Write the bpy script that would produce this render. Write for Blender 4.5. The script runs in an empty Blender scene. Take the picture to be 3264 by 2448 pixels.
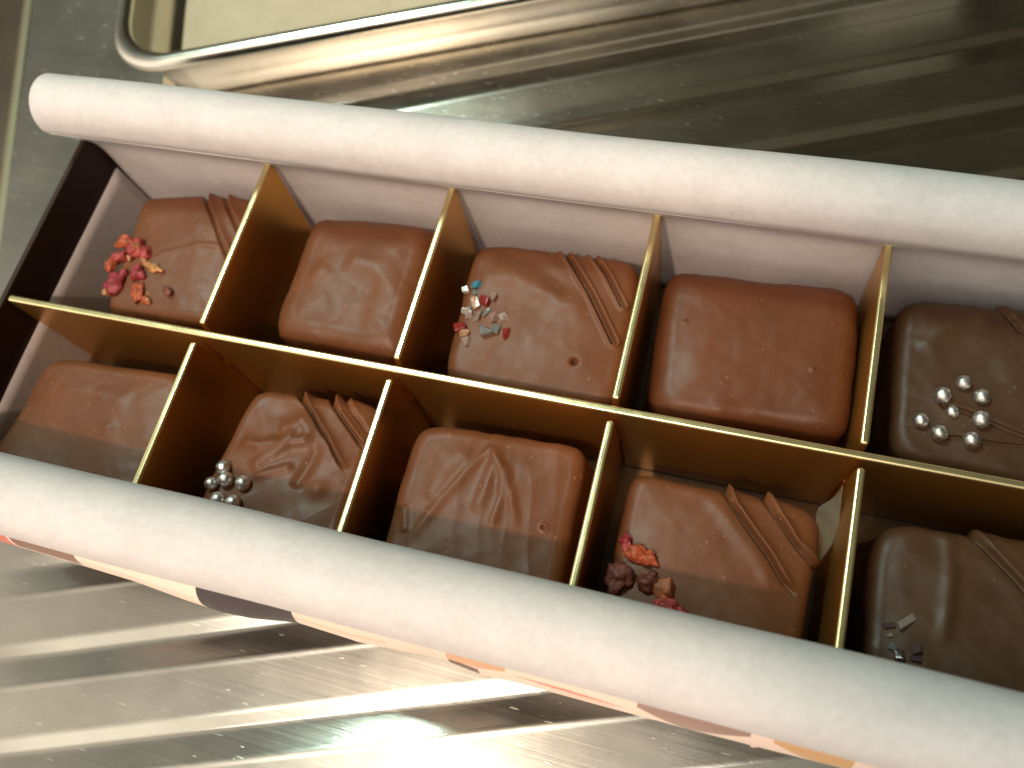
import bpy, math, random
import numpy as np
from mathutils import Vector, Matrix, Euler, noise

# ------------------------------------------------------------------ units
# one unit below is one divider pitch of the box (3.5 cm); heights are
# measured from the divider tops, the steel worktop lies at ZW
U = 0.035
ZW = -0.79            # worktop
ZF = -0.73            # floor of the box
rnd = random.Random(7)
nrg = np.random.default_rng(5)
sc = bpy.context.scene
col = sc.collection

def W(v):
    return (v[0] * U, v[1] * U, (v[2] - ZW) * U)

# ------------------------------------------------------------------ camera
CE = Euler((0.39703, 0.154217, 0.254959), 'XYZ')
CP = np.array([2.443288, -1.260166, 3.467779])
FPX = 2806.67
cam_d = bpy.data.cameras.new('camera')
cam = bpy.data.objects.new('camera', cam_d)
col.objects.link(cam)
cam.location = W(CP)
cam.rotation_euler = CE
cam_d.sensor_width = 4.7
cam_d.lens = FPX / 3264.0 * 4.7
cam_d.clip_start = 0.005
cam_d.clip_end = 20
cam_d.dof.use_dof = True
cam_d.dof.focus_distance = 3.72 * U
cam_d.dof.aperture_fstop = 2.4
sc.camera = cam

# ------------------------------------------------------------------ light
world = bpy.data.worlds.new('World')
sc.world = world
world.use_nodes = True
wn, wl = world.node_tree.nodes, world.node_tree.links
wn.clear()
wo = wn.new('ShaderNodeOutputWorld')
wb = wn.new('ShaderNodeBackground')
tc = wn.new('ShaderNodeTexCoord')
def wdot(v):
    d = wn.new('ShaderNodeVectorMath'); d.operation = 'DOT_PRODUCT'
    wl.new(tc.outputs['Generated'], d.inputs[0]); d.inputs[1].default_value = v
    return d.outputs['Value']
def wramp(fac, stops):
    r = wn.new('ShaderNodeValToRGB')
    e = r.color_ramp.elements
    while len(e) < len(stops): e.new(0.5)
    for k, (p, c) in zip(e, stops):
        k.position = p; k.color = (*c, 1)
    r.color_ramp.interpolation = 'EASE'
    wl.new(fac, r.inputs['Fac'])
    return r.outputs['Color']
def wmap(v, a, b):
    m = wn.new('ShaderNodeMapRange'); wl.new(v, m.inputs['Value'])
    m.inputs['From Min'].default_value = a; m.inputs['From Max'].default_value = b
    return m.outputs['Result']
side = wramp(wmap(wdot((0.57, 0.82, 0.0)), -0.7, 0.7),
             [(0.0, (2.6, 2.35, 2.0)), (0.10, (1.9, 1.7, 1.4)), (0.22, (1.05, 0.94, 0.78)), (0.36, (0.50, 0.49, 0.42)), (0.5, (0.20, 0.20, 0.155)), (0.64, (0.17, 0.145, 0.095)), (0.9, (0.062, 0.054, 0.032))])
wl.new(side, wb.inputs['Color'])
wb.inputs['Strength'].default_value = 0.62
wl.new(wb.outputs[0], wo.inputs[0])

KEY_DIR = Vector((-0.10, -0.46, 0.88)).normalized()
def spot(name, base, direc, dist, energy, colour, radius, aim, angle, blend):
    d = bpy.data.lights.new(name, 'SPOT')
    d.energy = energy; d.color = colour
    d.shadow_soft_size = radius * U
    d.spot_size = math.radians(angle); d.spot_blend = blend
    o = bpy.data.objects.new(name, d); col.objects.link(o)
    p = Vector(base) + direc * dist
    o.location = W(p)
    o.rotation_euler = (Vector(W(aim)) - Vector(W(p))).to_track_quat('-Z', 'Y').to_euler()
    return o
key = spot('ceiling_spot', (1.8, 0, 0), KEY_DIR, 22, 12.3, (1.0, 0.74, 0.54), 0.45, (-2.6, -0.6, 0), 29.3, 0.13)

ad = bpy.data.lights.new('cool_fill', 'AREA')  # unseen cool fill from high up, added to lift the shaded chocolate
ad.shape = 'RECTANGLE'; ad.size = 3.5 * U; ad.size_y = 4 * U
ad.energy = 2.4; ad.color = (0.72, 1.0, 0.90)
ao = bpy.data.objects.new('cool_fill', ad); col.objects.link(ao)
ap = Vector((-5.7, 5.5, 16.0)); ao.location = W(ap)
ao.rotation_euler = (Vector(W((1, 0, 0))) - Vector(W(ap))).to_track_quat('-Z', 'Y').to_euler()

pd = bpy.data.lights.new('glare_fill', 'AREA')  # added soft light around the key, widens the glare on the steel
pd.shape = 'ELLIPSE'; pd.size = 15 * U; pd.size_y = 11 * U
pd.energy = 1.5; pd.color = (1.0, 0.93, 0.84)
po = bpy.data.objects.new('glare_fill', pd); col.objects.link(po)
pp_ = Vector((2.1, 1.2, 0)) + KEY_DIR * 23; po.location = W(pp_)
po.rotation_euler = (Vector(W((1.2, -0.6, 0))) - Vector(W(pp_))).to_track_quat('-Z', 'Y').to_euler()

vs = sc.view_settings
vs.view_transform = 'Standard'; vs.look = 'None'; vs.gamma = 1; vs.exposure = 0
vs.use_curve_mapping = False
sc.render.engine = 'CYCLES'
sc.cycles.use_denoising = True
sc.cycles.max_bounces = 10
sc.cycles.glossy_bounces = 6
sc.cycles.caustics_reflective = True
sc.cycles.sample_clamp_indirect = 4

# ------------------------------------------------------------------ helpers
RM = np.array(CE.to_matrix())
def at(x, y, z=-0.2):
    """point of the plane at height z seen at photo pixel (x, y)"""
    d = RM @ np.array([(x - 1632) / FPX, -(y - 1224) / FPX, -1.0])
    t = (z - CP[2]) / d[2]
    p = CP + t * d
    return np.array([p[0], p[1]])

def mesh_obj(name, verts, faces, mat=None, parent=None, smooth=True, loc=None):
    """verts in pitch units; loc is the object's origin, also in pitch units"""
    o0 = Vector(W(loc)) if loc is not None else Vector((0, 0, 0))
    V = [(v[0] * U - o0.x, v[1] * U - o0.y, (v[2] - ZW) * U - o0.z) for v in verts]
    me = bpy.data.meshes.new(name)
    me.from_pydata(V, [], [tuple(int(i) for i in f) for f in faces])
    if smooth:
        me.polygons.foreach_set('use_smooth', [True] * len(me.polygons))
    me.validate(); me.update()
    o = bpy.data.objects.new(name, me); col.objects.link(o)
    if mat: me.materials.append(mat)
    o.location = o0
    if parent:
        o.parent = parent
        o.matrix_parent_inverse = Matrix.Identity(4)
        o.location = o0 - parent.location
    return o

def empty(name, loc, label, cat, group=None):
    o = bpy.data.objects.new(name, None); col.objects.link(o)
    o.empty_display_size = 0.01
    o.location = W(loc); o['label'] = label; o['category'] = cat
    if group: o['group'] = group
    return o

def tag(o, label, cat, group=None):
    o['label'] = label; o['category'] = cat
    if group: o['group'] = group

def grid_faces(nu, nv, wrap=False):
    i = np.arange(nu - (0 if wrap else 1))[:, None]; j = np.arange(nv - 1)[None, :]
    a = i * nv + j; b = ((i + 1) % nu) * nv + j
    return np.stack([a, b, b + 1, a + 1], -1).reshape(-1, 4)

def bevel(o, w, seg=2, ang=40):
    m = o.modifiers.new('bevel', 'BEVEL'); m.width = w * U; m.segments = seg
    m.limit_method = 'ANGLE'; m.angle_limit = math.radians(ang); m.harden_normals = True

def prism(name, poly, axis, a, b, mat, parent, bev=0.0):
    """polygon in the two remaining axes, extruded along axis from a to b"""
    n = len(poly); vs_ = []
    for c in (a, b):
        for p in poly:
            vs_.append({'x': (c, p[0], p[1]), 'y': (p[0], c, p[1]), 'z': (p[0], p[1], c)}[axis])
    f = [list(range(n))[::-1], list(range(n, 2 * n))]
    for i in range(n):
        j = (i + 1) % n
        f.append([i, j, n + j, n + i])
    if axis == 'y': f = [q[::-1] for q in f]
    o = mesh_obj(name, vs_, f, mat, parent, smooth=False)
    if bev: bevel(o, bev)
    return o

def fbm(P, scale, seed=0, octv=3):
    out = np.empty(len(P))
    off = Vector((seed * 7.3, seed * 3.1, seed * 1.7))
    for i, p in enumerate(P):
        out[i] = noise.fractal(Vector(p) * scale + off, 1.0, 2.0, octv)
    return out

# ------------------------------------------------------------------ materials
class M:
    def __init__(s, name):
        s.m = bpy.data.materials.new(name); s.m.use_nodes = True
        s.t = s.m.node_tree; s.n = s.t.nodes; s.l = s.t.links
        s.b = s.n['Principled BSDF']; s.out = s.n['Material Output']
        s.tc = s.n.new('ShaderNodeTexCoord')
    def set(s, **k):
        for a, v in k.items():
            s.b.inputs[a.replace('_', ' ')].default_value = v
        return s
    def mapping(s, scale=(1, 1, 1), rot=(0, 0, 0)):
        m = s.n.new('ShaderNodeMapping'); s.l.new(s.tc.outputs['Object'], m.inputs['Vector'])
        m.inputs['Scale'].default_value = scale; m.inputs['Rotation'].default_value = rot
        return m.outputs[0]
    def noise(s, scale, detail=4, rough=0.55, vec=None, dist=0.0):
        t = s.n.new('ShaderNodeTexNoise'); t.inputs['Scale'].default_value = scale
        t.inputs['Detail'].default_value = detail; t.inputs['Roughness'].default_value = rough
        t.inputs['Distortion'].default_value = dist
        s.l.new(vec if vec is not None else s.tc.outputs['Object'], t.inputs['Vector'])
        return t.outputs['Fac']
    def ramp(s, f, stops):
        r = s.n.new('ShaderNodeValToRGB'); e = r.color_ramp.elements
        while len(e) < len(stops): e.new(0.5)
        for k, (p, c) in zip(e, stops):
            k.position = p; k.color = (*c, 1) if len(c) == 3 else c
        s.l.new(f, r.inputs['Fac']); return r.outputs['Color']
    def map(s, f, a, b, c, d):
        m = s.n.new('ShaderNodeMapRange'); s.l.new(f, m.inputs['Value'])
        for k, v in zip(('From Min', 'From Max', 'To Min', 'To Max'), (a, b, c, d)):
            m.inputs[k].default_value = v
        return m.outputs['Result']
    def math(s, op, a, b):
        m = s.n.new('ShaderNodeMath'); m.operation = op
        for i, v in enumerate((a, b)):
            if isinstance(v, (int, float)): m.inputs[i].default_value = v
            else: s.l.new(v, m.inputs[i])
        return m.outputs[0]
    def bump(s, h, strength, dist):
        b = s.n.new('ShaderNodeBump'); b.inputs['Strength'].default_value = strength
        b.inputs['Distance'].default_value = dist
        s.l.new(h, b.inputs['Height'])
        if s.b.inputs['Normal'].is_linked:
            s.l.new(s.b.inputs['Normal'].links[0].from_socket, b.inputs['Normal'])
        s.l.new(b.outputs[0], s.b.inputs['Normal'])
        return s
    def link(s, sock, name):
        s.l.new(sock, s.b.inputs[name]); return s

RIB_ANG = math.atan2(0.37, 1.0)
def steel(name, tint, rough, aniso, scratch=True, rib=False):
    k = M(name).set(Metallic=1.0, Anisotropic=aniso)
    ve = k.mapping((25, 2200, 25), (0, 0, -RIB_ANG))
    st = k.noise(1.0, 3, 0.6, ve)
    bl = k.noise(55, 5, 0.6)
    bg = k.noise(18, 3, 0.5)
    c = k.ramp(bl, [(0.3, tuple(x * 0.86 for x in tint)), (0.7, tint)])
    k.link(c, 'Base Color')
    r = k.math('ADD', k.map(bl, 0.3, 0.75, rough - 0.03, rough + 0.03), k.map(st, 0.3, 0.7, -0.025, 0.025))
    r = k.math('ADD', r, k.map(bg, 0.35, 0.7, -0.02, 0.02))
    if scratch:
        sm = None
        for ang, sc_, th in ((0.5, 1.0, 0.76), (1.35, 1.3, 0.755), (-0.6, 0.8, 0.765), (2.2, 1.1, 0.76)):
            v = k.noise(1.0, 1, 0.4, k.mapping((230 * sc_, 1700 * sc_, 150), (0, 0, ang)))
            v = k.map(v, th, th + 0.05, 0, 1)
            sm = v if sm is None else k.math('MAXIMUM', sm, v)
        r = k.math('ADD', r, k.math('MULTIPLY', sm, 0.18))
        k.bump(sm, 0.10, 0.0002)
        k.bump(bg, 0.10, 0.0015)
    if rib:
        vc = k.n.new('ShaderNodeVertexColor'); vc.layer_name = 'channel'
        r = k.math('SUBTRACT', r, k.math('MULTIPLY', vc.outputs['Color'], 0.07))
    k.link(r, 'Roughness')
    k.bump(st, 0.22, 0.00004)
    if rib:
        tn = k.n.new('ShaderNodeTangent'); tn.direction_type = 'UV_MAP'; tn.uv_map = 'UVMap'
        k.l.new(tn.outputs[0], k.b.inputs['Tangent'])
    return k.m

steel_top = steel('brushed_steel', (0.62, 0.59, 0.52), 0.25, 0.72, True, True)
steel_tray = steel('tray_steel', (0.70, 0.66, 0.58), 0.22, 0.0, False)

def chocolate(name, base, rough, seed, coat=0.0, bloom=0.0):
    k = M(name)
    n1 = k.noise(90 + seed, 5, 0.6)
    n2 = k.noise(420, 3, 0.6)
    dark = tuple(x * 0.82 for x in base); lite = tuple(x * 1.14 for x in base)
    c = k.ramp(n1, [(0.3, dark), (0.7, lite)])
    k.link(c, 'Base Color')
    # tiny pale crumbs and pin marks
    sp = k.map(k.noise(1150, 1, 0.3), 0.755, 0.79, 0, 1)
    mx = k.n.new('ShaderNodeMix'); mx.data_type = 'RGBA'
    k.l.new(k.math('MULTIPLY', sp, 0.7), mx.inputs['Factor']); k.l.new(c, mx.inputs['A'])
    mx.inputs['B'].default_value = (base[0] * 2.2, base[1] * 2.6, base[2] * 3.0, 1)
    k.link(mx.outputs['Result'], 'Base Color')
    k.link(k.math('ADD', k.map(n1, 0.3, 0.7, rough - 0.06, rough + 0.07), k.map(n2, 0.4, 0.7, 0, 0.05)), 'Roughness')
    k.set(Specular_IOR_Level=0.36, IOR=1.46, Subsurface_Weight=0.12, Subsurface_Scale=0.0012)
    k.b.inputs['Subsurface Radius'].default_value = (1.0, 0.35, 0.15)
    k.bump(n1, 0.26, 0.0006)
    k.bump(n2, 0.16, 0.00014)
    k.bump(sp, 0.3, 0.0001)
    k.bump(k.noise(1.0, 4, 0.6, k.mapping((70, 260, 120), (0, 0, 0.9 + seed))), 0.12, 0.0005)
    return k.m
milk = [chocolate('milk_chocolate', (0.150, 0.053, 0.021), 0.44, i) for i in range(3)]
milk_red = chocolate('milk_chocolate_deep', (0.130, 0.042, 0.0155), 0.42, 5)
dark = chocolate('dark_chocolate', (0.078, 0.036, 0.016), 0.45, 9)

k = M('gold_card').set(Metallic=0.92, Base_Color=(0.52, 0.31, 0.088, 1), Specular_IOR_Level=0.5)
g1 = k.noise(1.0, 3, 0.6, k.mapping((180, 180, 2500)))
k.link(k.map(g1, 0.3, 0.7, 0.25, 0.34), 'Roughness'); k.bump(k.noise(350, 3), 0.10, 0.0002)
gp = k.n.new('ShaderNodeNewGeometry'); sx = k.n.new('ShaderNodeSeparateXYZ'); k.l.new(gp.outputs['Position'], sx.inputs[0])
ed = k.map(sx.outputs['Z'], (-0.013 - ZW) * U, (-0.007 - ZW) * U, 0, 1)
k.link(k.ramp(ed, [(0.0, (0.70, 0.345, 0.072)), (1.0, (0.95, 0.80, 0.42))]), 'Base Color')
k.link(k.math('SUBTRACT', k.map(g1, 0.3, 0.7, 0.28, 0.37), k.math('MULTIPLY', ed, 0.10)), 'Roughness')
gold = k.m

def paper(name, base, grain=0.35, trans=0.0):
    k = M(name)
    a = k.noise(900, 4, 0.7); b = k.noise(160, 3, 0.6)
    mixc = k.ramp(k.math('ADD', k.math('MULTIPLY', a, 0.5), k.math('MULTIPLY', b, 0.5)),
                  [(0.38, tuple(x * 0.90 for x in base)), (0.62, tuple(min(1, x * 1.03) for x in base))])
    k.link(mixc, 'Base Color')
    k.set(Roughness=0.62, Specular_IOR_Level=0.35)
    k.bump(a, grain, 0.00012); k.bump(b, grain * 0.5, 0.0004)
    return k.m
liner_mat = paper('liner_paper', (0.60, 0.552, 0.548))
cream_mat = paper('baking_paper', (0.50, 0.43, 0.30), 0.1)

k = M('brown_card').set(Base_Color=(0.026, 0.010, 0.006, 1), Roughness=0.6, Specular_IOR_Level=0.3)
k.bump(k.noise(700, 3), 0.3, 0.0001); brown = k.m

k = M('printed_paper').set(Roughness=0.5, Specular_IOR_Level=0.4)
va = k.n.new('ShaderNodeVertexColor'); va.layer_name = 'print'
k.l.new(va.outputs['Color'], k.b.inputs['Base Color']); k.bump(k.noise(1200, 3, 0.7), 0.3, 0.0001)
printed = k.m

k = M('silver_coating').set(Metallic=1.0)
k.link(k.ramp(k.noise(900, 3), [(0.35, (0.60, 0.57, 0.53)), (0.65, (0.92, 0.89, 0.86))]), 'Base Color')
k.link(k.map(k.noise(1500, 2), 0.3, 0.7, 0.30, 0.52), 'Roughness'); k.bump(k.noise(900, 3), 0.25, 0.0001)
silver = k.m

def berry(name, c):
    k = M(name)
    k.link(k.ramp(k.noise(650, 4, 0.65), [(0.30, tuple(x * 0.42 for x in c)), (0.52, c), (0.72, tuple(min(1, x * 1.5 + 0.04) for x in c))]), 'Base Color')
    k.set(Roughness=0.5, Subsurface_Weight=0.2, Subsurface_Scale=0.0008)
    k.bump(k.noise(1300, 4, 0.7), 0.7, 0.0003)
    return k.m
B_RED = berry('berry_red', (0.36, 0.040, 0.030)); B_CRIM = berry('berry_crimson', (0.29, 0.026, 0.036))
B_OR = berry('berry_orange', (0.40, 0.075, 0.025)); B_RUST = berry('berry_rust', (0.40, 0.12, 0.045)); B_TAN = berry('berry_tan', (0.46, 0.20, 0.06))
B_BROWN = berry('berry_brown', (0.17, 0.040, 0.024)); B_SEED = berry('berry_seed', (0.62, 0.30, 0.15))

def sugar(name, c, t=0.75):
    k = M(name).set(Base_Color=(*c, 1), Roughness=0.12, Transmission_Weight=t, IOR=1.5)
    k.bump(k.noise(900, 3), 0.3, 0.0002); return k.m
S_CLEAR = sugar('sugar_clear', (0.80, 0.66, 0.56), 0.75); S_BLUE = sugar('sugar_blue', (0.06, 0.30, 0.40), 0.5)
S_RED = sugar('sugar_red', (0.36, 0.035, 0.03), 0.5); S_PEACH = sugar('sugar_peach', (0.72, 0.40, 0.22), 0.55)
S_SMOKE = sugar('sugar_smoke', (0.42, 0.47, 0.44), 0.7); S_PINK = sugar('sugar_pink', (0.66, 0.46, 0.40), 0.7)
S_DARK = sugar('sugar_dark', (0.14, 0.07, 0.08), 0.5)

# ------------------------------------------------------------------ steel worktop
PITCH_R = 0.458; PH = -1.293
ca, sa = math.cos(RIB_ANG), math.sin(RIB_ANG)
def sstep(x, a, b):
    t = np.clip((x - a) / (b - a), 0, 1); return t * t * (3 - 2 * t)
def worktop_h(s, q):
    """height of the drainer: flat lands between shallow rounded channels"""
    c = (q - PH) / PITCH_R
    d = (c - np.round(c)) * PITCH_R
    g = np.interp(d, [-0.132, -0.118, -0.106, -0.092, 0.0, 0.020, 0.040, 0.098, 0.112], [0, -0.07, -0.07, 0.08, 0.84, 0.98, 0.97, 0.08, 0])
    return -0.021 * g * sstep(s - 0.25 * (q + 1.3), -1.7, -1.0)
smin, smax, qmin, qmax = -3.6, 9.0, -5.2, 7.0
ss = np.concatenate([np.linspace(smin, -0.9, 90), np.linspace(-0.8, smax, 60)])
qq = np.linspace(qmin, qmax, 1900)
S, Q = np.meshgrid(ss, qq, indexing='ij')
wob = 0.006 * np.sin(S * 1.3 + 0.7) + 0.004 * np.sin(S * 0.6 + Q * 1.1)
H = worktop_h(S, Q) + 0.0035 * np.sin(S * 1.9 + Q * 0.8) * np.cos(Q * 1.6 + 1) 
# rolled rim at the left end of the drainer, then the edge turns down
X = S * ca - Q * sa; Y = S * sa + Q * ca
V = np.stack([X, Y, ZW + H], -1).reshape(-1, 3)
# left limit of the sheet follows the straight edge seen at the photo's left margin
EX = lambda y: -2.49 - 0.40 * (y - 1.48)
keep_l = V[:, 0] >= EX(V[:, 1]) - 0.06
F = grid_faces(len(ss), len(qq))
F = F[keep_l[F].all(1)]
used = np.zeros(len(V), bool); used[F.ravel()] = True
idx = np.cumsum(used) - 1
V2 = V[used]
snap = V2[:, 0] < EX(V2[:, 1]) + 0.02
top = mesh_obj('worktop', V2, idx[F], steel_top)
top['kind'] = 'structure'
uv = top.data.uv_layers.new(name='UVMap')
li = np.empty(len(top.data.loops), dtype=np.int32); top.data.loops.foreach_get('vertex_index', li)
sq = np.stack([Q.ravel()[used] * 0.2, S.ravel()[used] * 0.2], -1)
uv.data.foreach_set('uv', sq[li].astype(np.float32).ravel())

chn = top.data.color_attributes.new('channel', 'FLOAT_COLOR', 'POINT')
dq = np.abs((Q - PH) / PITCH_R - np.round((Q - PH) / PITCH_R)).ravel()[used] * PITCH_R
cv = (1 - sstep(dq, 0.085, 0.115)) * sstep(S - 0.25 * (Q + 1.3), -1.7, -1.1).ravel()[used]
chn.data.foreach_set('color', np.column_stack([cv, cv, cv, np.ones_like(cv)]).astype(np.float32).ravel())
# rolled edge of the drainer and the dark counter beyond it
ys = np.linspace(-6, 9, 60); prof = []
for a in np.linspace(0, math.pi, 12):
    prof.append((-0.10 * math.sin(a) - 0.02, 0.035 * math.sin(a) + (-0.16 * (a / math.pi) ** 3)))
prof = [(0.02, 0.003), (-0.01, 0.012), (-0.04, 0.012), (-0.055, -0.02), (-0.06, -0.10), (-0.06, -0.35)]
vv = [(EX(y) + p[0], y, ZW + p[1]) for y in ys for p in prof]
e = mesh_obj('worktop_rim', vv, grid_faces(len(ys), len(prof))[:, ::-1], steel('worn_edge', (0.30, 0.25, 0.17), 0.62, 0.0, False)); e['kind'] = 'structure'
k = M('dark_counter').set(Roughness=0.5)
k.link(k.ramp(k.noise(30, 4), [(0.3, (0.035, 0.022, 0.010)), (0.7, (0.075, 0.052, 0.026))]), 'Base Color')
c_ = mesh_obj('counter', [(-9, -7, ZW - 0.35), (9, -7, ZW - 0.35), (9, 10, ZW - 0.35), (-9, 10, ZW - 0.35)], [(0, 1, 2, 3)], k.m)
c_['kind'] = 'structure'

# ------------------------------------------------------------------ box
XL, XR, YN, YF = -1.13, 4.13, -1.04, 1.04
T = 0.03
box = empty('chocolate_box', (1.5, 0, ZW), 'long dark brown card box holding two rows of chocolates', 'box')
ZT = 0.0
zb = ZW + 0.003
prism('base', [(XL + T, YN + T), (XR - T, YN + T), (XR - T, YF - T), (XL + T, YF - T)], 'z', zb, ZF - 0.012, brown, box)
prism('end_wall', [(XL, YN), (XL + T, YN), (XL + T, YF), (XL, YF)], 'z', zb, ZT, brown, box, 0.008)
prism('end_wall', [(XR - T, YN), (XR, YN), (XR, YF), (XR - T, YF)], 'z', zb, ZT, brown, box, 0.008)
prism('side_wall', [(XL + T, YN), (XR - T, YN), (XR - T, YN + T), (XL + T, YN + T)], 'z', zb, ZT - 0.02, brown, box, 0.006)
prism('side_wall', [(XL + T, YF - T), (XR - T, YF - T), (XR - T, YF), (XL + T, YF)], 'z', zb, ZT - 0.02, brown, box, 0.006)

# ------------------------------------------------------------------ paper liner
lin = empty('paper_liner', (1.5, 0, ZF), 'off white paper liner with both long sides curled outward over the box', 'paper liner')
xs = np.linspace(XL + 0.05, XR - 0.05, 40)
k = M('brown_glassine').set(Base_Color=(0.055, 0.034, 0.016, 1), Roughness=0.35); k.bump(k.noise(300, 3), 0.3, 0.0003)
mesh_obj('floor_pad', [(x, y, ZF) for x in (XL + 0.05, XR - 0.05) for y in (-0.99, 0.99)], [(0, 2, 3, 1)], k.m, box)
# end tab leaning against the brown end wall
tab = []
ty = np.linspace(-0.985, 0.985, 30); tz = np.linspace(0, 1, 8)
for y in ty:
    for t in tz:
        tab.append((XL + 0.085 - 0.045 * t + 0.006 * math.sin(y * 3), y, ZF + 0.003 + t * (0.455 + 0.012 * math.sin(y * 2.2 + 1))))
o = mesh_obj('end_tab', tab, grid_faces(30, 8), liner_mat, lin)
m = o.modifiers.new('thick', 'SOLIDIFY'); m.thickness = 0.0003; m.offset = 0

def smooth_path(pts, n):
    """Catmull-Rom through pts"""
    P = [np.array(p, float) for p in pts]; P = [2 * P[0] - P[1]] + P + [2 * P[-1] - P[-2]]
    out = []; segs = len(P) - 3
    for i in range(n):
        u = i / (n - 1) * segs; k_ = min(int(u), segs - 1); t = u - k_
        a, b, c, d = P[k_:k_ + 4]
        out.append(0.5 * ((2 * b) + (-a + c) * t + (2 * a - 5 * b + 4 * c - d) * t * t + (-a + 3 * b - 3 * c + d) * t ** 3))
    return np.array(out)

def curl(name, path, x0, x1, slantf, nx=160, npf=90, wave=0.011, seed=0):
    pr = smooth_path(path, npf)
    xs_ = np.linspace(0, 1, nx); vv_ = []
    for a in xs_:
        for j, (y, z) in enumerate(pr):
            u = j / (npf - 1)
            x = x0 + slantf(u) + a * (x1 - x0 - slantf(u))
            n = noise.noise(Vector((x * 0.9 + seed, u * 2.0, seed)))
            dy = wave * n * min(1, u * 3); dz = wave * 0.8 * noise.noise(Vector((x * 1.1 + 9, u * 2.0, seed))) * min(1, u * 3)
            vv_.append((x, y + dy, z + dz))
    o_ = mesh_obj(name, vv_, grid_faces(nx, npf), liner_mat, lin)
    m_ = o_.modifiers.new('thick', 'SOLIDIFY'); m_.thickness = 0.00028; m_.offset = 0
    return o_

def circ(cy, cz, r, a0, a1, n):
    return [(cy + r * math.cos(math.radians(a0 + (a1 - a0) * i / (n - 1))), cz + r * math.sin(math.radians(a0 + (a1 - a0) * i / (n - 1)))) for i in range(n)]
# far side: up the wall, over the top of a tube and back under
far_path = [(1.000, ZF + 0.004), (1.002, -0.40), (1.004, -0.22), (1.000, -0.08), (0.945, 0.04)] + circ(1.018, 0.217, 0.150, 200, -150, 15)
near_path = [(-1.000, ZF + 0.004), (-1.002, -0.40), (-1.000, -0.20), (-0.965, -0.05), (-0.87, 0.05)] + circ(-0.957, 0.220, 0.165, -38, 238, 14)
far_curl = curl('far_curl', far_path, -1.08, 4.35, lambda u: -0.10 * float(sstep(np.array(u), 0.10, 0.27)), seed=2)
near_curl = curl('near_curl', near_path, -1.08, 4.35, lambda u: -0.10 * float(sstep(np.array(u), 0.10, 0.27)), seed=5)

# printed outer side of the wrapping, showing under the near curl
nx, nz = 1400, 44
low = [(-5, 1717), (0, 1722), (209, 1783), (430, 1850), (600, 1912), (715, 1950), (800, 1967), (949, 1982), (1140, 2042), (1300, 2076),
       (1400, 2090), (1446, 2112), (1534, 2146), (1700, 2186), (1933, 2250), (2218, 2326), (2450, 2386), (2700, 2448), (3000, 2530), (3264, 2600)]
lowp = np.array([at(x, y, -0.16) for x, y in low])
pv, pc = [], []
PEACH = (0.82, 0.62, 0.52)
def pcol(px, t):
    """printed shapes, px = distance along the strip in photo pixels of its edge"""
    c = PEACH
    if px < 72: c = (0.66, 0.20, 0.15)
    elif px < 79: c = (0.86, 0.66, 0.58)
    elif 79 < px < 284 and t < 0.72: c = (0.26, 0.15, 0.12)
    if t < 0.16 and 284 < px < 660: c = (0.90, 0.70, 0.58)
    if 662 + 30 * max(0, t - .6) < px < 962 and t < 1.1: c = (0.055, 0.038, 0.042)
    if 962 <= px < 1130 and t > 0.82: c = (0.10, 0.07, 0.06)
    if 962 <= px < 1250 and 0.15 < t < 0.3: c = (0.72, 0.50, 0.38)
    if 1440 < px < 1535 and t > 0.32 + 0.0 * px: c = (0.16, 0.08, 0.06)
    if 1436 < px < 1620 and t < 0.40 * (1620 - px) / 184: c = (0.62, 0.36, 0.22)
    if 1655 < px < 1990 and abs(t - 0.10 - 0.25 * (px - 1655) / 335) < 0.09 * math.sin((px - 1655) / 335 * math.pi) + 0.02: c = (0.66, 0.26, 0.20)
    if 1760 < px < 1960 and 0.5 < t < 0.72: c = (0.80, 0.45, 0.36)
    if 2030 < px < 2380:
        u = (px - 2030) / 350
        if t < min(u * 2.2, 1 - (u - 0.45) * 1.8): c = (0.32, 0.20, 0.17)
    if 2450 < px < 2700:
        u = (px - 2450) / 250
        if t < min(u * 1.6, 0.8): c = (0.62, 0.35, 0.17)
    return c
xs_ = np.linspace(-1.10, 4.30, nx)
ly = np.interp(xs_, lowp[:, 0], lowp[:, 1])
ly = np.where(xs_ < lowp[0, 0], lowp[0, 1], ly)
for i, x in enumerate(xs_):
    # pixel column where this x is seen on the strip
    d = np.array([x, ly[i], -0.16]) - CP; q = RM.T @ d; px = 1632 + FPX * q[0] / -q[2]
    y0, z0 = -1.045, 0.02
    for j in range(nz):
        t = j / (nz - 1)
        y = y0 + (ly[i] - y0) * (math.sin(t * math.pi / 2)) + 0.0
        z = z0 + (-0.16 - z0) * (1 - math.cos(t * math.pi / 2)) * 1.0
        pv.append((x, y, z)); pc.append((px, max(0, (t - 0.55) / 0.45)))
o = mesh_obj('printed_edge', pv, grid_faces(nx, nz), printed, lin)
o['label'] = 'peach printed edge with coral, grey, orange and charcoal shapes'
la = o.data.color_attributes.new('print', 'FLOAT_COLOR', 'POINT')
cc = np.ones((len(pv), 4), np.float32)
for i, (px, t) in enumerate(pc): cc[i, :3] = pcol(px, t)
la.data.foreach_set('color', cc.ravel())
m = o.modifiers.new('thick', 'SOLIDIFY'); m.thickness = 0.0003; m.offset = 0

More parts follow.
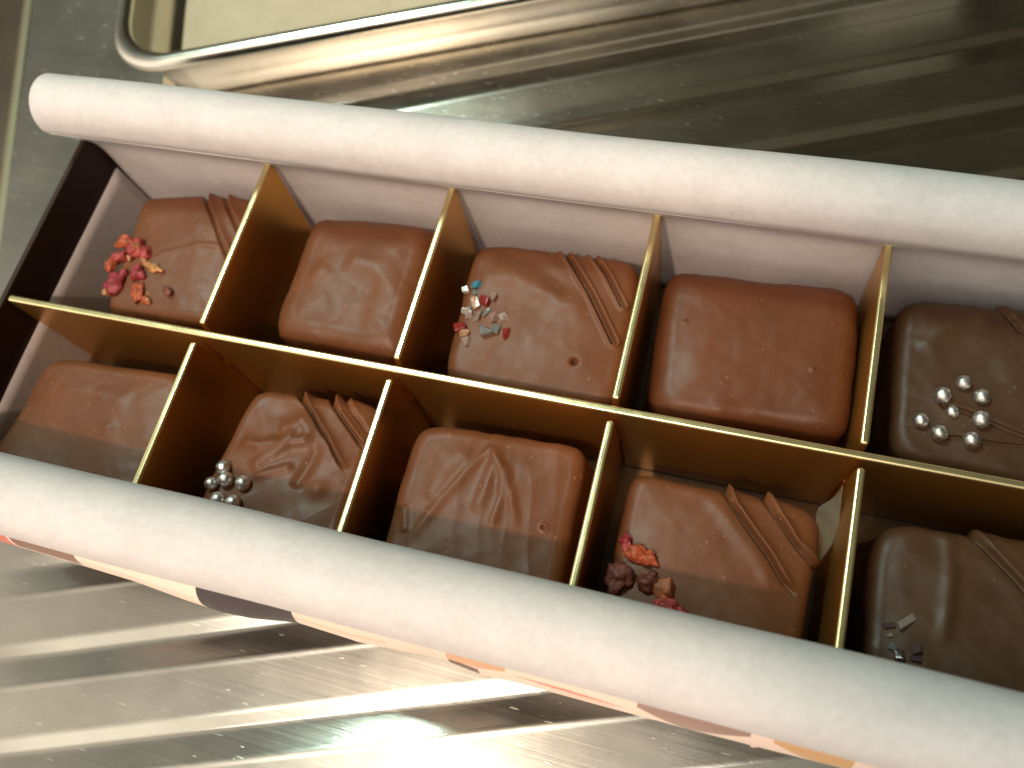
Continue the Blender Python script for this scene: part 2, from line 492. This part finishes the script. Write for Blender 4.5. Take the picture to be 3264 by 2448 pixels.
# ------------------------------------------------------------------ gold divider insert
ins = empty('divider_insert', (1.5, 0, ZF), 'gold card divider grid slotted together inside the box', 'divider')
TH = 0.0175
zd = ZF + 0.006
poly = [(XL + 0.085, zd)]
for xc in (0, 1, 2, 3):
    poly += [(xc - 0.02, zd), (xc - 0.02, -0.33), (xc + 0.02, -0.33), (xc + 0.02, zd)]
poly += [(XR - 0.08, zd), (XR - 0.035, 0.0), (XL + 0.045, 0.0), (XL + 0.045, -0.10)]
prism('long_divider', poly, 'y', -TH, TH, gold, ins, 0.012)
for xc in (0, 1, 2, 3):
    lean = {0: 0.0, 1: 0.0, 2: 0.0, 3: 0.0}[xc]
    p = [(-0.965, zd), (0.965, zd), (0.985, -0.004), (0.050, -0.004), (0.036, -0.11), (0.023, -0.31), (-0.023, -0.31), (-0.036, -0.11), (-0.050, -0.004), (-0.965, -0.004)]
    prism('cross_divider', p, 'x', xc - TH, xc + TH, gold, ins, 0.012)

# ------------------------------------------------------------------ chocolates
def seg_dist(P, pts):
    """signed distance to a polyline, and its fraction along it"""
    best = np.full(len(P), 1e9); sd = np.zeros(len(P)); fr = np.zeros(len(P))
    L = [0]
    for a, b in zip(pts[:-1], pts[1:]): L.append(L[-1] + np.hypot(*(b - a)))
    for i, (a, b) in enumerate(zip(pts[:-1], pts[1:])):
        ab = b - a; l2 = ab @ ab
        t = np.clip(((P - a) @ ab) / l2, 0, 1)
        c = a + t[:, None] * ab; dv = P - c; d = np.hypot(dv[:, 0], dv[:, 1])
        sg = np.sign(ab[0] * dv[:, 1] - ab[1] * dv[:, 0])
        mk = d < best
        best[mk] = d[mk]; sd[mk] = (d * sg)[mk]; fr[mk] = ((L[i] + t * np.sqrt(l2)) / L[-1])[mk]
    return sd, fr

def make_choc(label, mat, corners, ztop, feats=(), seed=0, und=0.010, n=240, cexp=8.0, flare=0.035, fillet=0.065, group='chocolates in the box'):
    """corners: TL, TR, BR, BL of the body outline near its top, in pitch units"""
    TL, TR, BR, BL = [np.array(c, float) for c in corners]
    cen = (TL + TR + BR + BL) / 4
    root_loc = (cen[0], cen[1], ZF)
    g = np.linspace(-1, 1, n)
    A, B = np.meshgrid(g, g, indexing='ij'); A = A.ravel(); B = B.ravel()
    rho = np.maximum(np.abs(A), np.abs(B)); safe = np.maximum(rho, 1e-9)
    qa, qb = A / safe, B / safe
    nn = (np.abs(qa) ** cexp + np.abs(qb) ** cexp) ** (1 / cexp)
    k0 = sstep(rho, 0.25, 0.95)
    na = 1 + (nn - 1) * k0
    ra, rb = qa / na, qb / na
    Ht = ztop - ZF
    # profile: flat top | quarter-round | wall that flares to the foot
    r0 = 0.74; r1 = 0.86
    half = 0.5 * (np.hypot(*(TR - TL)) + np.hypot(*(BL - TL))) / 2
    fr = fillet / half
    R_ = np.empty_like(rho); Zp = np.empty_like(rho)
    m1 = rho <= r0; R_[m1] = rho[m1] / r0 * (1 - fr); Zp[m1] = 0
    m2 = (rho > r0) & (rho <= r1); an = (rho[m2] - r0) / (r1 - r0) * math.pi / 2 * 0.96
    R_[m2] = (1 - fr) + fr * np.sin(an); Zp[m2] = -fillet * (1 - np.cos(an))
    m3 = rho > r1; t = (rho[m3] - r1) / (1 - r1); zz = -fillet * (1 - math.cos(math.pi / 2 * .96))
    R_[m3] = 1 + flare / half * t ** 1.6; Zp[m3] = zz + (-(Ht - 0.004) - zz) * t
    Zp[m1] -= 0.018 * (rho[m1] / r0) ** 3
    Zp[m2] -= 0.018; Zp[m3] -= 0.018 * (1 - (rho[m3] - r1) / (1 - r1))
    a = ra * R_; b = rb * R_
    u = (a + 1) / 2; v = (b + 1) / 2
    XY = ((1 - u) * v)[:, None] * TL + (u * v)[:, None] * TR + (u * (1 - v))[:, None] * BR + ((1 - u) * (1 - v))[:, None] * BL
    P = np.column_stack([XY, ztop + Zp])
    G = P.reshape(n, n, 3)
    du = np.gradient(G, axis=0); dv = np.gradient(G, axis=1)
    N = np.cross(du, dv).reshape(-1, 3); N /= np.maximum(np.linalg.norm(N, axis=1), 1e-9)[:, None]
    D = und * fbm(P, 2.3, seed, 2) + und * 0.25 * fbm(P, 9.0, seed + 3, 2)
    sidem = np.clip(-Zp / 0.3, 0, 1)
    D += 0.010 * sidem * fbm(P * np.array([1, 1, 2.0]), 3.3, seed + 8, 2)
    fade = 1 - sstep(-Zp, 0.10, 0.22)
    for f in feats:
        kind = f[0]
        if kind == 'fold':      # scored line with a lip raised on its right
            pts = np.array([at(*p, ztop) for p in f[1]]); w, amp = f[2], f[3]
            sd, t = seg_dist(XY, pts)
            sd = sd + 0.006 * np.array([noise.noise(Vector((x * 9, y * 9, seed))) for x, y in XY])
            end = 1 - sstep(t, 0.86, 1.0)
            beyond = np.exp(-np.maximum(np.abs(sd) - 8 * w, 0) / w)
            hi = np.where(sd > 0, 0.55 * np.exp(-(np.maximum(sd, 0) / (w * 1.2)) ** 1.5) + 0.45 * np.exp(-(np.maximum(sd, 0) / (w * 5.5)) ** 1.5), np.exp(-(sd / (w * 0.28)) ** 2))
            lo = np.exp(-((sd + w * 0.85) / (w * 0.55)) ** 2)
            D += amp * (hi - 0.95 * lo) * end * fade * np.clip(1 - 0.3 * t, 0, 1) * np.where(t <= 0, 0.9, 1)
        elif kind == 'groove':
            pts = np.array([at(*p, ztop) for p in f[1]]); w, amp = f[2], f[3]
            sd, t = seg_dist(XY, pts)
            D += fade * amp * (np.exp(-((np.abs(sd) - w * 1.15) / (w * 0.55)) ** 2) * 0.55 - 1.3 * np.exp(-(sd / (w * 0.62)) ** 2))
        elif kind == 'crease':  # soft one-sided step
            pts = np.array([at(*p, ztop) for p in f[1]]); w, amp = f[2], f[3]
            sd, t = seg_dist(XY, pts)
            en = sstep(t, 0.0, 0.15) * (1 - sstep(t, 0.8, 1.0))
            D += fade * amp * en * np.exp(-(sd / w) ** 2)
        elif kind == 'bulge':
            c = at(*f[1], ztop); D += fade * f[3] * np.exp(-((XY - c) ** 2).sum(1) / f[2] ** 2)
        elif kind == 'bands':   # soft parallel waves
            dx, dy, fq, amp, ph = f[1:]
            s_ = (XY[:, 0] * dx + XY[:, 1] * dy)
            D += fade * amp * np.sin(s_ * fq + ph + 1.2 * np.array([noise.noise(Vector((x * 1.6, y * 1.6, seed + 4))) for x, y in XY]))
        elif kind == 'wrinkle':
            sx, sy, ang, amp = f[1:]
            c_, s2 = math.cos(ang), math.sin(ang)
            Xr = XY[:, 0] * c_ + XY[:, 1] * s2; Yr = -XY[:, 0] * s2 + XY[:, 1] * c_
            w_ = np.array([abs(noise.noise(Vector((x * sx + 0.6 * noise.noise(Vector((x * 2, y * 2, seed))), y * sy, seed)))) for x, y in zip(Xr, Yr)])
            D += fade * amp * (0.5 - w_ * 2)
    P = P + N * D[:, None]
    root = empty('chocolate', root_loc, label, 'chocolate', group)
    body = mesh_obj('shell', P, grid_faces(n, n), mat, root, loc=root_loc)
    top_xy = XY[m1]; top_z = P[m1][:, 2]
    def surf(p):
        i = np.argmin(((top_xy - np.array(p)) ** 2).sum(1)); return float(top_z[i])
    return root, surf

def lump(name, c, r, mat, parent, seed, sub=3, amp=0.35, rotz=0.0):
    """irregular crumb: c centre, r half-sizes"""
    import bmesh
    bm = bmesh.new(); bmesh.ops.create_icosphere(bm, subdivisions=sub, radius=1)
    V = []; cz, sz = math.cos(rotz), math.sin(rotz)
    for v in bm.verts:
        p = v.co.copy()
        k1 = 1 + amp * noise.noise(p * 1.3 + Vector((seed, 0, 0))) * 1.6 + amp * 0.7 * noise.noise(p * 3.1 + Vector((0, seed, 0))) + amp * 0.35 * noise.noise(p * 7 + Vector((0, 0, seed)))
        p = p * k1
        x, y, z = p.x * r[0], p.y * r[1], p.z * r[2]
        V.append((c[0] + x * cz - y * sz, c[1] + x * sz + y * cz, c[2] + z))
    F = [[v.index for v in f.verts] for f in bm.faces]; bm.free()
    return mesh_obj(name, V, F, mat, parent, loc=c)

def crystal(name, c, r, mat, parent, seed, rotz=0.0, tilt=0.2):
    """chipped, many-faced little block"""
    import bmesh
    rr = random.Random(seed); bm = bmesh.new()
    for i in range(14):
        p = Vector([rr.choice((-1, 1)) * rr.uniform(0.55, 1.0) for _ in range(3)])
        bm.verts.new((p.x * r[0], p.y * r[1], p.z * r[2]))
    bmesh.ops.convex_hull(bm, input=bm.verts)
    for v in [v for v in bm.verts if not v.link_faces]: bm.verts.remove(v)
    bm.verts.index_update()
    R_ = Euler((tilt * rr.uniform(-1, 1), tilt * rr.uniform(-1, 1), rotz)).to_matrix()
    V = [tuple(R_ @ v.co + Vector(c)) for v in bm.verts]
    F = [[v.index for v in f.verts] for f in bm.faces]; bm.free()
    o = mesh_obj(name, V, F, mat, parent, smooth=False, loc=c)
    bevel(o, 0.002, 1, 25)
    return o

def pearl(c, r, parent, seed, mat=None):
    n_, m_ = 28, 18; V = []; F = []
    for i in range(m_ + 1):
        th = math.pi * i / m_
        for j in range(n_):
            ph = 2 * math.pi * j / n_
            d = Vector((math.sin(th) * math.cos(ph), math.sin(th) * math.sin(ph), math.cos(th)))
            k1 = 1 + 0.05 * noise.noise(d * 1.7 + Vector((seed * 3.7, 0, 0)))
            V.append((c[0] + d.x * r * k1, c[1] + d.y * r * k1, c[2] + d.z * r * k1 * 0.96))
    for i in range(m_):
        for j in range(n_):
            F.append((i * n_ + j, (i + 1) * n_ + j, (i + 1) * n_ + (j + 1) % n_, i * n_ + (j + 1) % n_))
    return mesh_obj('silver_pearl', V, F, mat or silver, parent, loc=c)

def q4(tl, tr, br, bl, z):
    """corner list; an entry is a photo pixel or, when it is hidden, ('w', x, y) in pitch units"""
    return [np.array(p[1:]) if p[0] == 'w' else at(*p, z) for p in (tl, tr, br, bl)]

ZC = -0.20
# --- far row
f1, s1 = make_choc('milk chocolate with a cluster of red berry bits, farthest left in the far row', milk[0],
    q4((438, 600), ('w', -0.09, 0.90), ('w', -0.07, 0.14), (314, 985), ZC), ZC,
    [('fold', [(650, 600), (690, 700), (735, 830)], 0.018, 0.022), ('fold', [(712, 600), (740, 670), (778, 760)], 0.018, 0.020),
     ('crease', [(430, 860), (520, 810), (640, 780), (760, 790)], 0.018, 0.006)], 1, 0.014)
f2, s2 = make_choc('plain smooth milk chocolate with a soft dent, second from the left in the far row', milk[1],
    q4((985, 655), ('w', 0.90, 0.90), ('w', 0.93, 0.14), (836, 1062), ZC), ZC,
    [('bulge', (1020, 860), 0.05, 0.012), ('crease', [(1090, 820), (1200, 850), (1260, 950), (1250, 1010)], 0.07, 0.014),
     ('bulge', (1130, 940), 0.18, -0.022), ('bulge', (990, 980), 0.14, 0.012)], 2, 0.014, cexp=7.5, fillet=0.11)
f3, s3 = make_choc('milk chocolate with coloured sugar crystals and a pinhole, middle of the far row', milk[2],
    q4((1512, 752), (2048, 812), (1966, 1296), (1398, 1202), ZC), ZC,
    [('groove', [(1790, 775), (1880, 930), (1955, 1085)], 0.018, 0.022), ('groove', [(1872, 775), (1935, 870), (1985, 968)], 0.016, 0.020),
     ('crease', [(1500, 880), (1640, 880), (1760, 940), (1880, 1010)], 0.06, 0.012), ('crease', [(1560, 800), (1700, 830), (1850, 970)], 0.05, -0.010),
     ('bulge', (1830, 1150), 0.014, -0.040)], 3, 0.012)
f4, s4 = make_choc('plain square milk chocolate with faint parallel bands, fourth from the left in the far row', milk_red,
    q4((2128, 830), (2758, 898), (2716, 1382), (2056, 1302), ZC), ZC,
    [('bands', 0.98, 0.2, 9.0, 0.006, 0.5), ('bulge', (2590, 1176), 0.012, 0.008), ('bulge', (2186, 1024), 0.010, 0.007), ('bulge', (2290, 1300), 0.05, 0.010)], 4, 0.012, cexp=7.5, fillet=0.095)
f5, s5 = make_choc('dark chocolate with a ring of silver pearls, at the right end of the far row', dark,
    q4((2872, 930), ('w', 3.93, 0.90), ('w', 3.94, 0.10), (2842, 1452), ZC), ZC,
    [('wrinkle', 2.2, 2.2, 0.4, 0.012), ('crease', [(2940, 1130), (2990, 1060), (3080, 1010), (3200, 1000)], 0.05, 0.016),
     ('fold', [(3020, 1290), (3121, 1320), (3300, 1395)], 0.016, 0.014), ('fold', [(2990, 1380), (3127, 1396), (3300, 1420)], 0.014, 0.010),
     ('fold', [(3150, 930), (3220, 980), (3280, 1060)], 0.02, 0.02), ('bulge', (3040, 1190), 0.12, -0.012)], 5, 0.016, cexp=7)
# --- near row
n1, t1 = make_choc('plain milk chocolate half in shadow, farthest left in the near row', milk[1],
    q4((140, 1128), ('w', -0.085, -0.13), ('w', -0.07, -0.90), ('w', -0.99, -0.88), ZC), ZC,
    [('bands', 0.1, 1.0, 12.0, 0.004, 0.0), ('bulge', (345, 1365), 0.035, 0.012), ('crease', [(180, 1245), (300, 1250), (420, 1290)], 0.05, 0.008)], 6, 0.010)
n2, t2 = make_choc('wrinkled milk chocolate with silver pearls, second from left in the near row', milk[2],
    q4((800, 1222), (1222, 1290), ('w', 0.92, -0.92), ('w', 0.17, -0.90), ZC), ZC,
    [('fold', [(942, 1225), (1010, 1330), (1062, 1420), (1108, 1500)], 0.014, 0.038), ('fold', [(1038, 1235), (1090, 1320), (1168, 1430)], 0.014, 0.036),
     ('fold', [(1075, 1240), (1130, 1310), (1180, 1380)], 0.014, 0.014),
     ('crease', [(760, 1400), (830, 1420), (900, 1405), (960, 1360)], 0.028, 0.018), ('crease', [(790, 1500), (850, 1450), (930, 1410), (1010, 1400)], 0.03, 0.020),
     ('crease', [(930, 1560), (980, 1480), (1020, 1410)], 0.03, -0.016), ('crease', [(800, 1520), (870, 1500), (940, 1480)], 0.02, 0.014),
     ('crease', [(880, 1370), (960, 1340), (1000, 1390)], 0.04, 0.014), ('wrinkle', 3.0, 5.0, 0.5, 0.010), ('bulge', (1010, 1560), 0.04, 0.02)], 7, 0.014)
n3, t3 = make_choc('milk chocolate with an arch of faint streaks, in the middle of the near row', milk[0],
    q4((1322, 1333), (1882, 1408), ('w', 1.93, -0.92), ('w', 1.12, -0.92), ZC), ZC,
    [('crease', [(1280, 1750), (1400, 1600), (1490, 1500), (1560, 1430), (1610, 1500), (1640, 1640), (1640, 1740)], 0.022, 0.010),
     ('crease', [(1510, 1640), (1560, 1520), (1600, 1400)], 0.03, 0.010), ('crease', [(1560, 1690), (1600, 1580), (1590, 1450)], 0.02, 0.008),
     ('crease', [(1360, 1600), (1420, 1500), (1500, 1420)], 0.05, 0.008), ('crease', [(1290, 1700), (1285, 1600)], 0.02, 0.01),
     ('groove', [(1730, 1678), (1732, 1680)], 0.012, 0.008), ('wrinkle', 9.0, 1.2, 0.15, 0.003)], 8, 0.010)
n4, t4 = make_choc('milk chocolate with berry bits and raised folds, fourth from left in near row', milk[1],
    q4((2008, 1486), (2628, 1625), ('w', 2.90, -0.93), ('w', 2.12, -0.92), ZC), ZC,
    [('fold', [(2290, 1500), (2345, 1610), (2440, 1745), (2550, 1900)], 0.015, 0.042), ('fold', [(2415, 1530), (2470, 1620), (2540, 1720), (2620, 1810)], 0.015, 0.040),
     ('crease', [(2250, 1560), (2350, 1700), (2430, 1800), (2470, 1900)], 0.035, 0.010), ('bulge', (2050, 1500), 0.10, 0.010)], 9, 0.012)
n5, t5 = make_choc('dark chocolate with a few sugar crystals, at the right end of the near row', dark,
    q4((2786, 1652), ('w', 3.93, -0.12), ('w', 3.93, -0.93), ('w', 3.13, -0.93), ZC), ZC,
    [('wrinkle', 6.0, 1.6, 1.1, 0.007), ('crease', [(3020, 1670), (3030, 1800), (3020, 1950), (2990, 2080)], 0.03, 0.012),
     ('fold', [(3090, 1660), (3180, 1760), (3300, 1900)], 0.02, 0.024), ('bulge', (2925, 1720), 0.10, 0.014)], 10, 0.014, cexp=7)

def on(surf, px, py, z=ZC):
    p = at(px, py, z); return p[0], p[1], surf(p)

# berry bits: (px, py, half w, half d, half h, rotation, material)
def berries(root, surf, items):
    for i, (px, py, a, b, h, rz, mt, sd) in enumerate(items):
        x, y, z = on(surf, px, py, ZC + 0.02)
        nm = 'berry_seed' if mt is B_SEED else 'berry_piece'
        lump(nm, (x, y, z + h * 0.45), (a, b, h), mt, root, sd * 1.37 + 0.5, 3, 0.42, rz)
berries(f1, s1, [
    (384, 761, .046, .030, .026, .5, B_OR, 1), (432, 785, .046, .056, .034, .2, B_RED, 2), (460, 803, .030, .034, .026, .1, B_RED, 12),
    (368, 810, .050, .028, .026, .5, B_RED, 3), (343, 835, .026, .036, .024, .2, B_OR, 4),
    (357, 895, .048, .066, .034, -.3, B_CRIM, 5), (385, 865, .024, .024, .022, .0, B_CRIM, 13), (436, 866, .042, .040, .030, .0, B_CRIM, 6), (486, 850, .050, .024, .020, -.3, B_TAN, 7),
    (434, 925, .032, .056, .022, .35, B_OR, 8), (457, 950, .030, .020, .018, -.5, B_OR, 9), (533, 925, .032, .022, .020, -.4, B_BROWN, 10),
    (329, 925, .013, .016, .024, 0, B_SEED, 11), (405, 817, .012, .012, .024, 0, B_SEED, 14), (440, 789, .016, .008, .058, 0, B_SEED, 15), (468, 955, .012, .012, .020, 0, B_SEED, 16), (462, 835, .014, .011, .030, 0, B_SEED, 17)])
berries(n4, t4, [
    (1994, 1718, .030, .026, .022, 0, B_CRIM, 21), (2000, 1735, .016, .024, .020, 0, B_RED, 22),
    (2035, 1765, .056, .038, .030, -.2, B_OR, 23), (2066, 1775, .044, .030, .026, -.5, B_OR, 24), (1998, 1762, .013, .011, .022, 0, B_SEED, 25),
    (1970, 1840, .056, .056, .036, .3, B_BROWN, 26), (2066, 1862, .050, .038, .030, .4, B_BROWN, 27),
    (2118, 1872, .040, .044, .026, .2, B_RUST, 28), (2130, 1935, .048, .032, .024, -.2, B_RED, 29), (2165, 1950, .030, .022, .020, -.6, B_RED, 30), (2080, 1835, .022, .020, .018, 0, B_BROWN, 31)])
# silver pearls
for i, (px, py, r) in enumerate([(706, 1486, .034), (665, 1536, .032), (712, 1524, .037), (771, 1537, .036), (690, 1590, .038), (740, 1600, .036)]):
    x, y, z = on(t2, px, py, ZC + 0.02); pearl((x, y, z + r * 0.62), r, n2, i)
for i, (px, py, r) in enumerate([(3074, 1217, .032), (3004, 1260, .035), (3130, 1264, .033), (3039, 1309, .028), (3127, 1338, .036), (2937, 1336, .033), (2996, 1378, .034), (3099, 1401, .035)]):
    x, y, z = on(s5, px, py, ZC + 0.02); pearl((x, y, z + r * (0.62 if i != 3 else 0.1)), r, f5, i + 20)
# sugar crystals
cr = [(1520, 900, .024, .018, S_BLUE, .3), (1503, 903, .012, .010, S_SMOKE, 0), (1482, 915, .018, .014, S_PINK, .2), (1518, 922, .016, .012, S_SMOKE, .2),
      (1515, 960, .016, .030, S_PEACH, .3), (1541, 955, .030, .022, S_RED, -.5), (1568, 942, .019, .020, S_PINK, -.4), (1487, 985, .024, .016, S_CLEAR, .1),
      (1476, 983, .012, .012, S_CLEAR, .3), (1517, 1002, .020, .028, S_CLEAR, -.2), (1549, 990, .024, .011, S_SMOKE, .7), (1575, 1012, .020, .020, S_PINK, .5),
      (1606, 1010, .020, .018, S_CLEAR, .3), (1465, 1037, .026, .020, S_RED, .2), (1475, 1055, .026, .016, S_PEACH, -.3), (1487, 1083, .016, .020, S_CLEAR, .4),
      (1550, 1050, .030, .026, S_SMOKE, .2), (1578, 1045, .018, .022, S_SMOKE, -.3), (1612, 1062, .017, .025, S_RED, .0), (1492, 998, .016, .014, S_CLEAR, .0)]
for i, (px, py, a, b, mt, rz) in enumerate(cr):
    x, y, z = on(s3, px, py, ZC + 0.01); h = min(a, b) * 0.9
    a *= 1.2; b *= 1.2
    crystal('sugar_crystal', (x, y, z + h * 0.35), (a, b, h), mt, f3, 40 + i, rz + 0.25)
for i, (px, py, a, b, mt, rz) in enumerate([(2889, 1979, .042, .016, S_CLEAR, .75), (2838, 1990, .024, .012, S_DARK, .3), (2857, 2063, .022, .020, S_SMOKE, -.4),
                                             (2869, 2088, .022, .026, S_DARK, .2), (2922, 2068, .022, .018, S_DARK, .5), (2920, 2098, .022, .014, S_DARK, .1), (2838, 2020, .014, .010, S_CLEAR, .2)]):
    x, y, z = on(t5, px, py, ZC + 0.01); h = min(a, b) * 0.9
    crystal('sugar_crystal', (x, y, z + h * 0.5), (a, b, h), mt, n5, 90 + i, rz)

# scrap of clear film standing behind the fourth chocolate of the near row
k = M('clear_film').set(Base_Color=(0.55, 0.55, 0.42, 1), Roughness=0.2, Transmission_Weight=0.6, IOR=1.3, Alpha=0.30)
k.bump(k.noise(300, 2), 0.3, 0.0003)
fp = []
base_l = at(2600, 1655, -0.36); base_r = at(2648, 1800, -0.40)
ptsL = [(*at(2594, 1700, -.34), -.34), (*at(2602, 1640, -.30), -.30), (*at(2612, 1615, -.26), -.26), (*at(2650, 1590, -.22), -.22), (*at(2684, 1556, -.15), -.15)]
ptsR = [(*at(2612, 1790, -.40), -.40), (*at(2650, 1740, -.36), -.36), (*at(2672, 1690, -.30), -.30), (*at(2678, 1640, -.25), -.25), (*at(2686, 1556, -.15), -.15)]
Ls = smooth_path(ptsL, 24); Rs = smooth_path(ptsR, 24); nv = 10
for i in range(24):
    for j in range(nv):
        t = j / (nv - 1); p = Ls[i] * (1 - t) + Rs[i] * t
        fp.append((p[0] + 0.012 * math.sin(t * math.pi) * (1 - i / 23), p[1] + 0.010 * math.sin(t * math.pi), p[2]))
o = mesh_obj('film_scrap', fp, grid_faces(24, nv), k.m)
tag(o, 'small pointed scrap of clear film behind the berry chocolate of the near row', 'film')
m = o.modifiers.new('thick', 'SOLIDIFY'); m.thickness = 0.0001

# ------------------------------------------------------------------ steel tray
tray = empty('steel_tray', (0.6, 3.0, ZW), 'shallow stainless steel tray with rolled rim behind the box', 'tray')
zr = ZW + 0.49
# tray frame: front-left rim corner region; front edge parallel to the ribs
FA = math.atan(0.345)
fc, fs = math.cos(FA), math.sin(FA)
pL = np.array(at(347, 0, zr)); pF = np.array(at(868, 134, zr)); pF2 = np.array(at(1600, 0, zr))
FA = math.atan2(pF2[1] - pF[1], pF2[0] - pF[0]); fc, fs = math.cos(FA), math.sin(FA)
eu = np.array([fc, fs]); ev = np.array([-fs, fc])
left_p = np.array(at(352, 110, zr))
u0 = left_p @ eu; v0 = pF @ ev
O = eu * u0 + ev * v0          # outer rim corner of the tray
TW, TD, RC = 5.6, 4.2, 0.34
def rrect(inset, z, rc, n=14):
    pts = []
    x0, x1, y0, y1 = inset, TW - inset, inset, TD - inset
    rc = max(rc, 0.05)
    for (cx, cy, a0) in ((x0 + rc, y0 + rc, 180), (x1 - rc, y0 + rc, 270), (x1 - rc, y1 - rc, 0), (x0 + rc, y1 - rc, 90)):
        for i in range(n):
            a = math.radians(a0 + 90 * i / (n - 1))
            p = O + eu * (cx + rc * math.cos(a)) + ev * (cy + rc * math.sin(a))
            pts.append((p[0], p[1], z))
    return pts
rings = []
# outer wall from the foot up, the rolled rim, and down the inside
rr_ = 0.050
profile = [(0.215, ZW + 0.004, .26), (0.185, ZW + 0.008, .28), (0.150, ZW + 0.03, .30), (0.128, ZW + 0.075, .31), (0.105, ZW + 0.20, .32), (0.085, zr - 0.055, .33), (0.070, zr - 0.045, .33)]
for a in np.linspace(-120, 120 + 60, 15)[::-1] * -1:
    pass
for a in np.linspace(-70, 200, 14):
    an = math.radians(a - 110)
    profile.append((rr_ - rr_ * math.cos(math.radians(a + 0)) * -1 if False else rr_ + rr_ * math.sin(math.radians(a - 90 + 0)) * 1.0, zr - rr_ + rr_ * math.cos(math.radians(a - 90)), .34))
profile += [(0.090, zr - 0.06, .33), (0.118, ZW + 0.16, .31), (0.150, ZW + 0.075, .29), (0.185, ZW + 0.035, .26), (0.235, ZW + 0.018, .24)]
for ins_, z, rc in profile: rings.append(rrect(ins_, z, rc))
V = [p for r in rings for p in r]; n_r = len(rings[0])
F = []
for i in range(len(rings) - 1):
    for j in range(n_r):
        F.append((i * n_r + j, i * n_r + (j + 1) % n_r, (i + 1) * n_r + (j + 1) % n_r, (i + 1) * n_r + j))
F.append([(len(rings) - 1) * n_r + j for j in range(n_r)])
mesh_obj('tray_body', V, F, steel_tray, tray)
# baking paper on the tray floor
pp = []
cut = at(1165 * 0.7233, 0, ZW + 0.03) if False else None
a0 = np.array(at(508, 152, ZW + 0.03)); 
bu = (a0 - O) @ eu; bv = 0.26
sheet = []
for i in range(30):
    for j in range(24):
        x = bu + 0.05 + (TW - 0.35 - bu) * i / 29; y = bv + (TD - 0.55) * j / 23
        p = O + eu * x + ev * y
        sheet.append((p[0], p[1], ZW + 0.026 + 0.004 * math.sin(i * 0.6) * math.sin(j * 0.5)))
bp_ = mesh_obj('baking_paper', sheet, grid_faces(30, 24), cream_mat)
tag(bp_, 'cream baking paper lying flat inside the steel tray', 'baking paper')

# ------------------------------------------------------------------ crumbs on the steel
crumb_mat = M('crumb').set(Base_Color=(0.72, 0.55, 0.42, 1), Roughness=0.5).m
for i, (px, py, r, lab) in enumerate([(2405, 2374, .018, 'pale crumb on the steel just below the near paper curl'),
                                      ]):
    p = at(px, py, ZW); o = lump('crumb', (p[0], p[1], ZW + r * .5), (r, r * .7, r * .6), crumb_mat, None, i + 60, 2, .4)
    tag(o, lab, 'crumb')
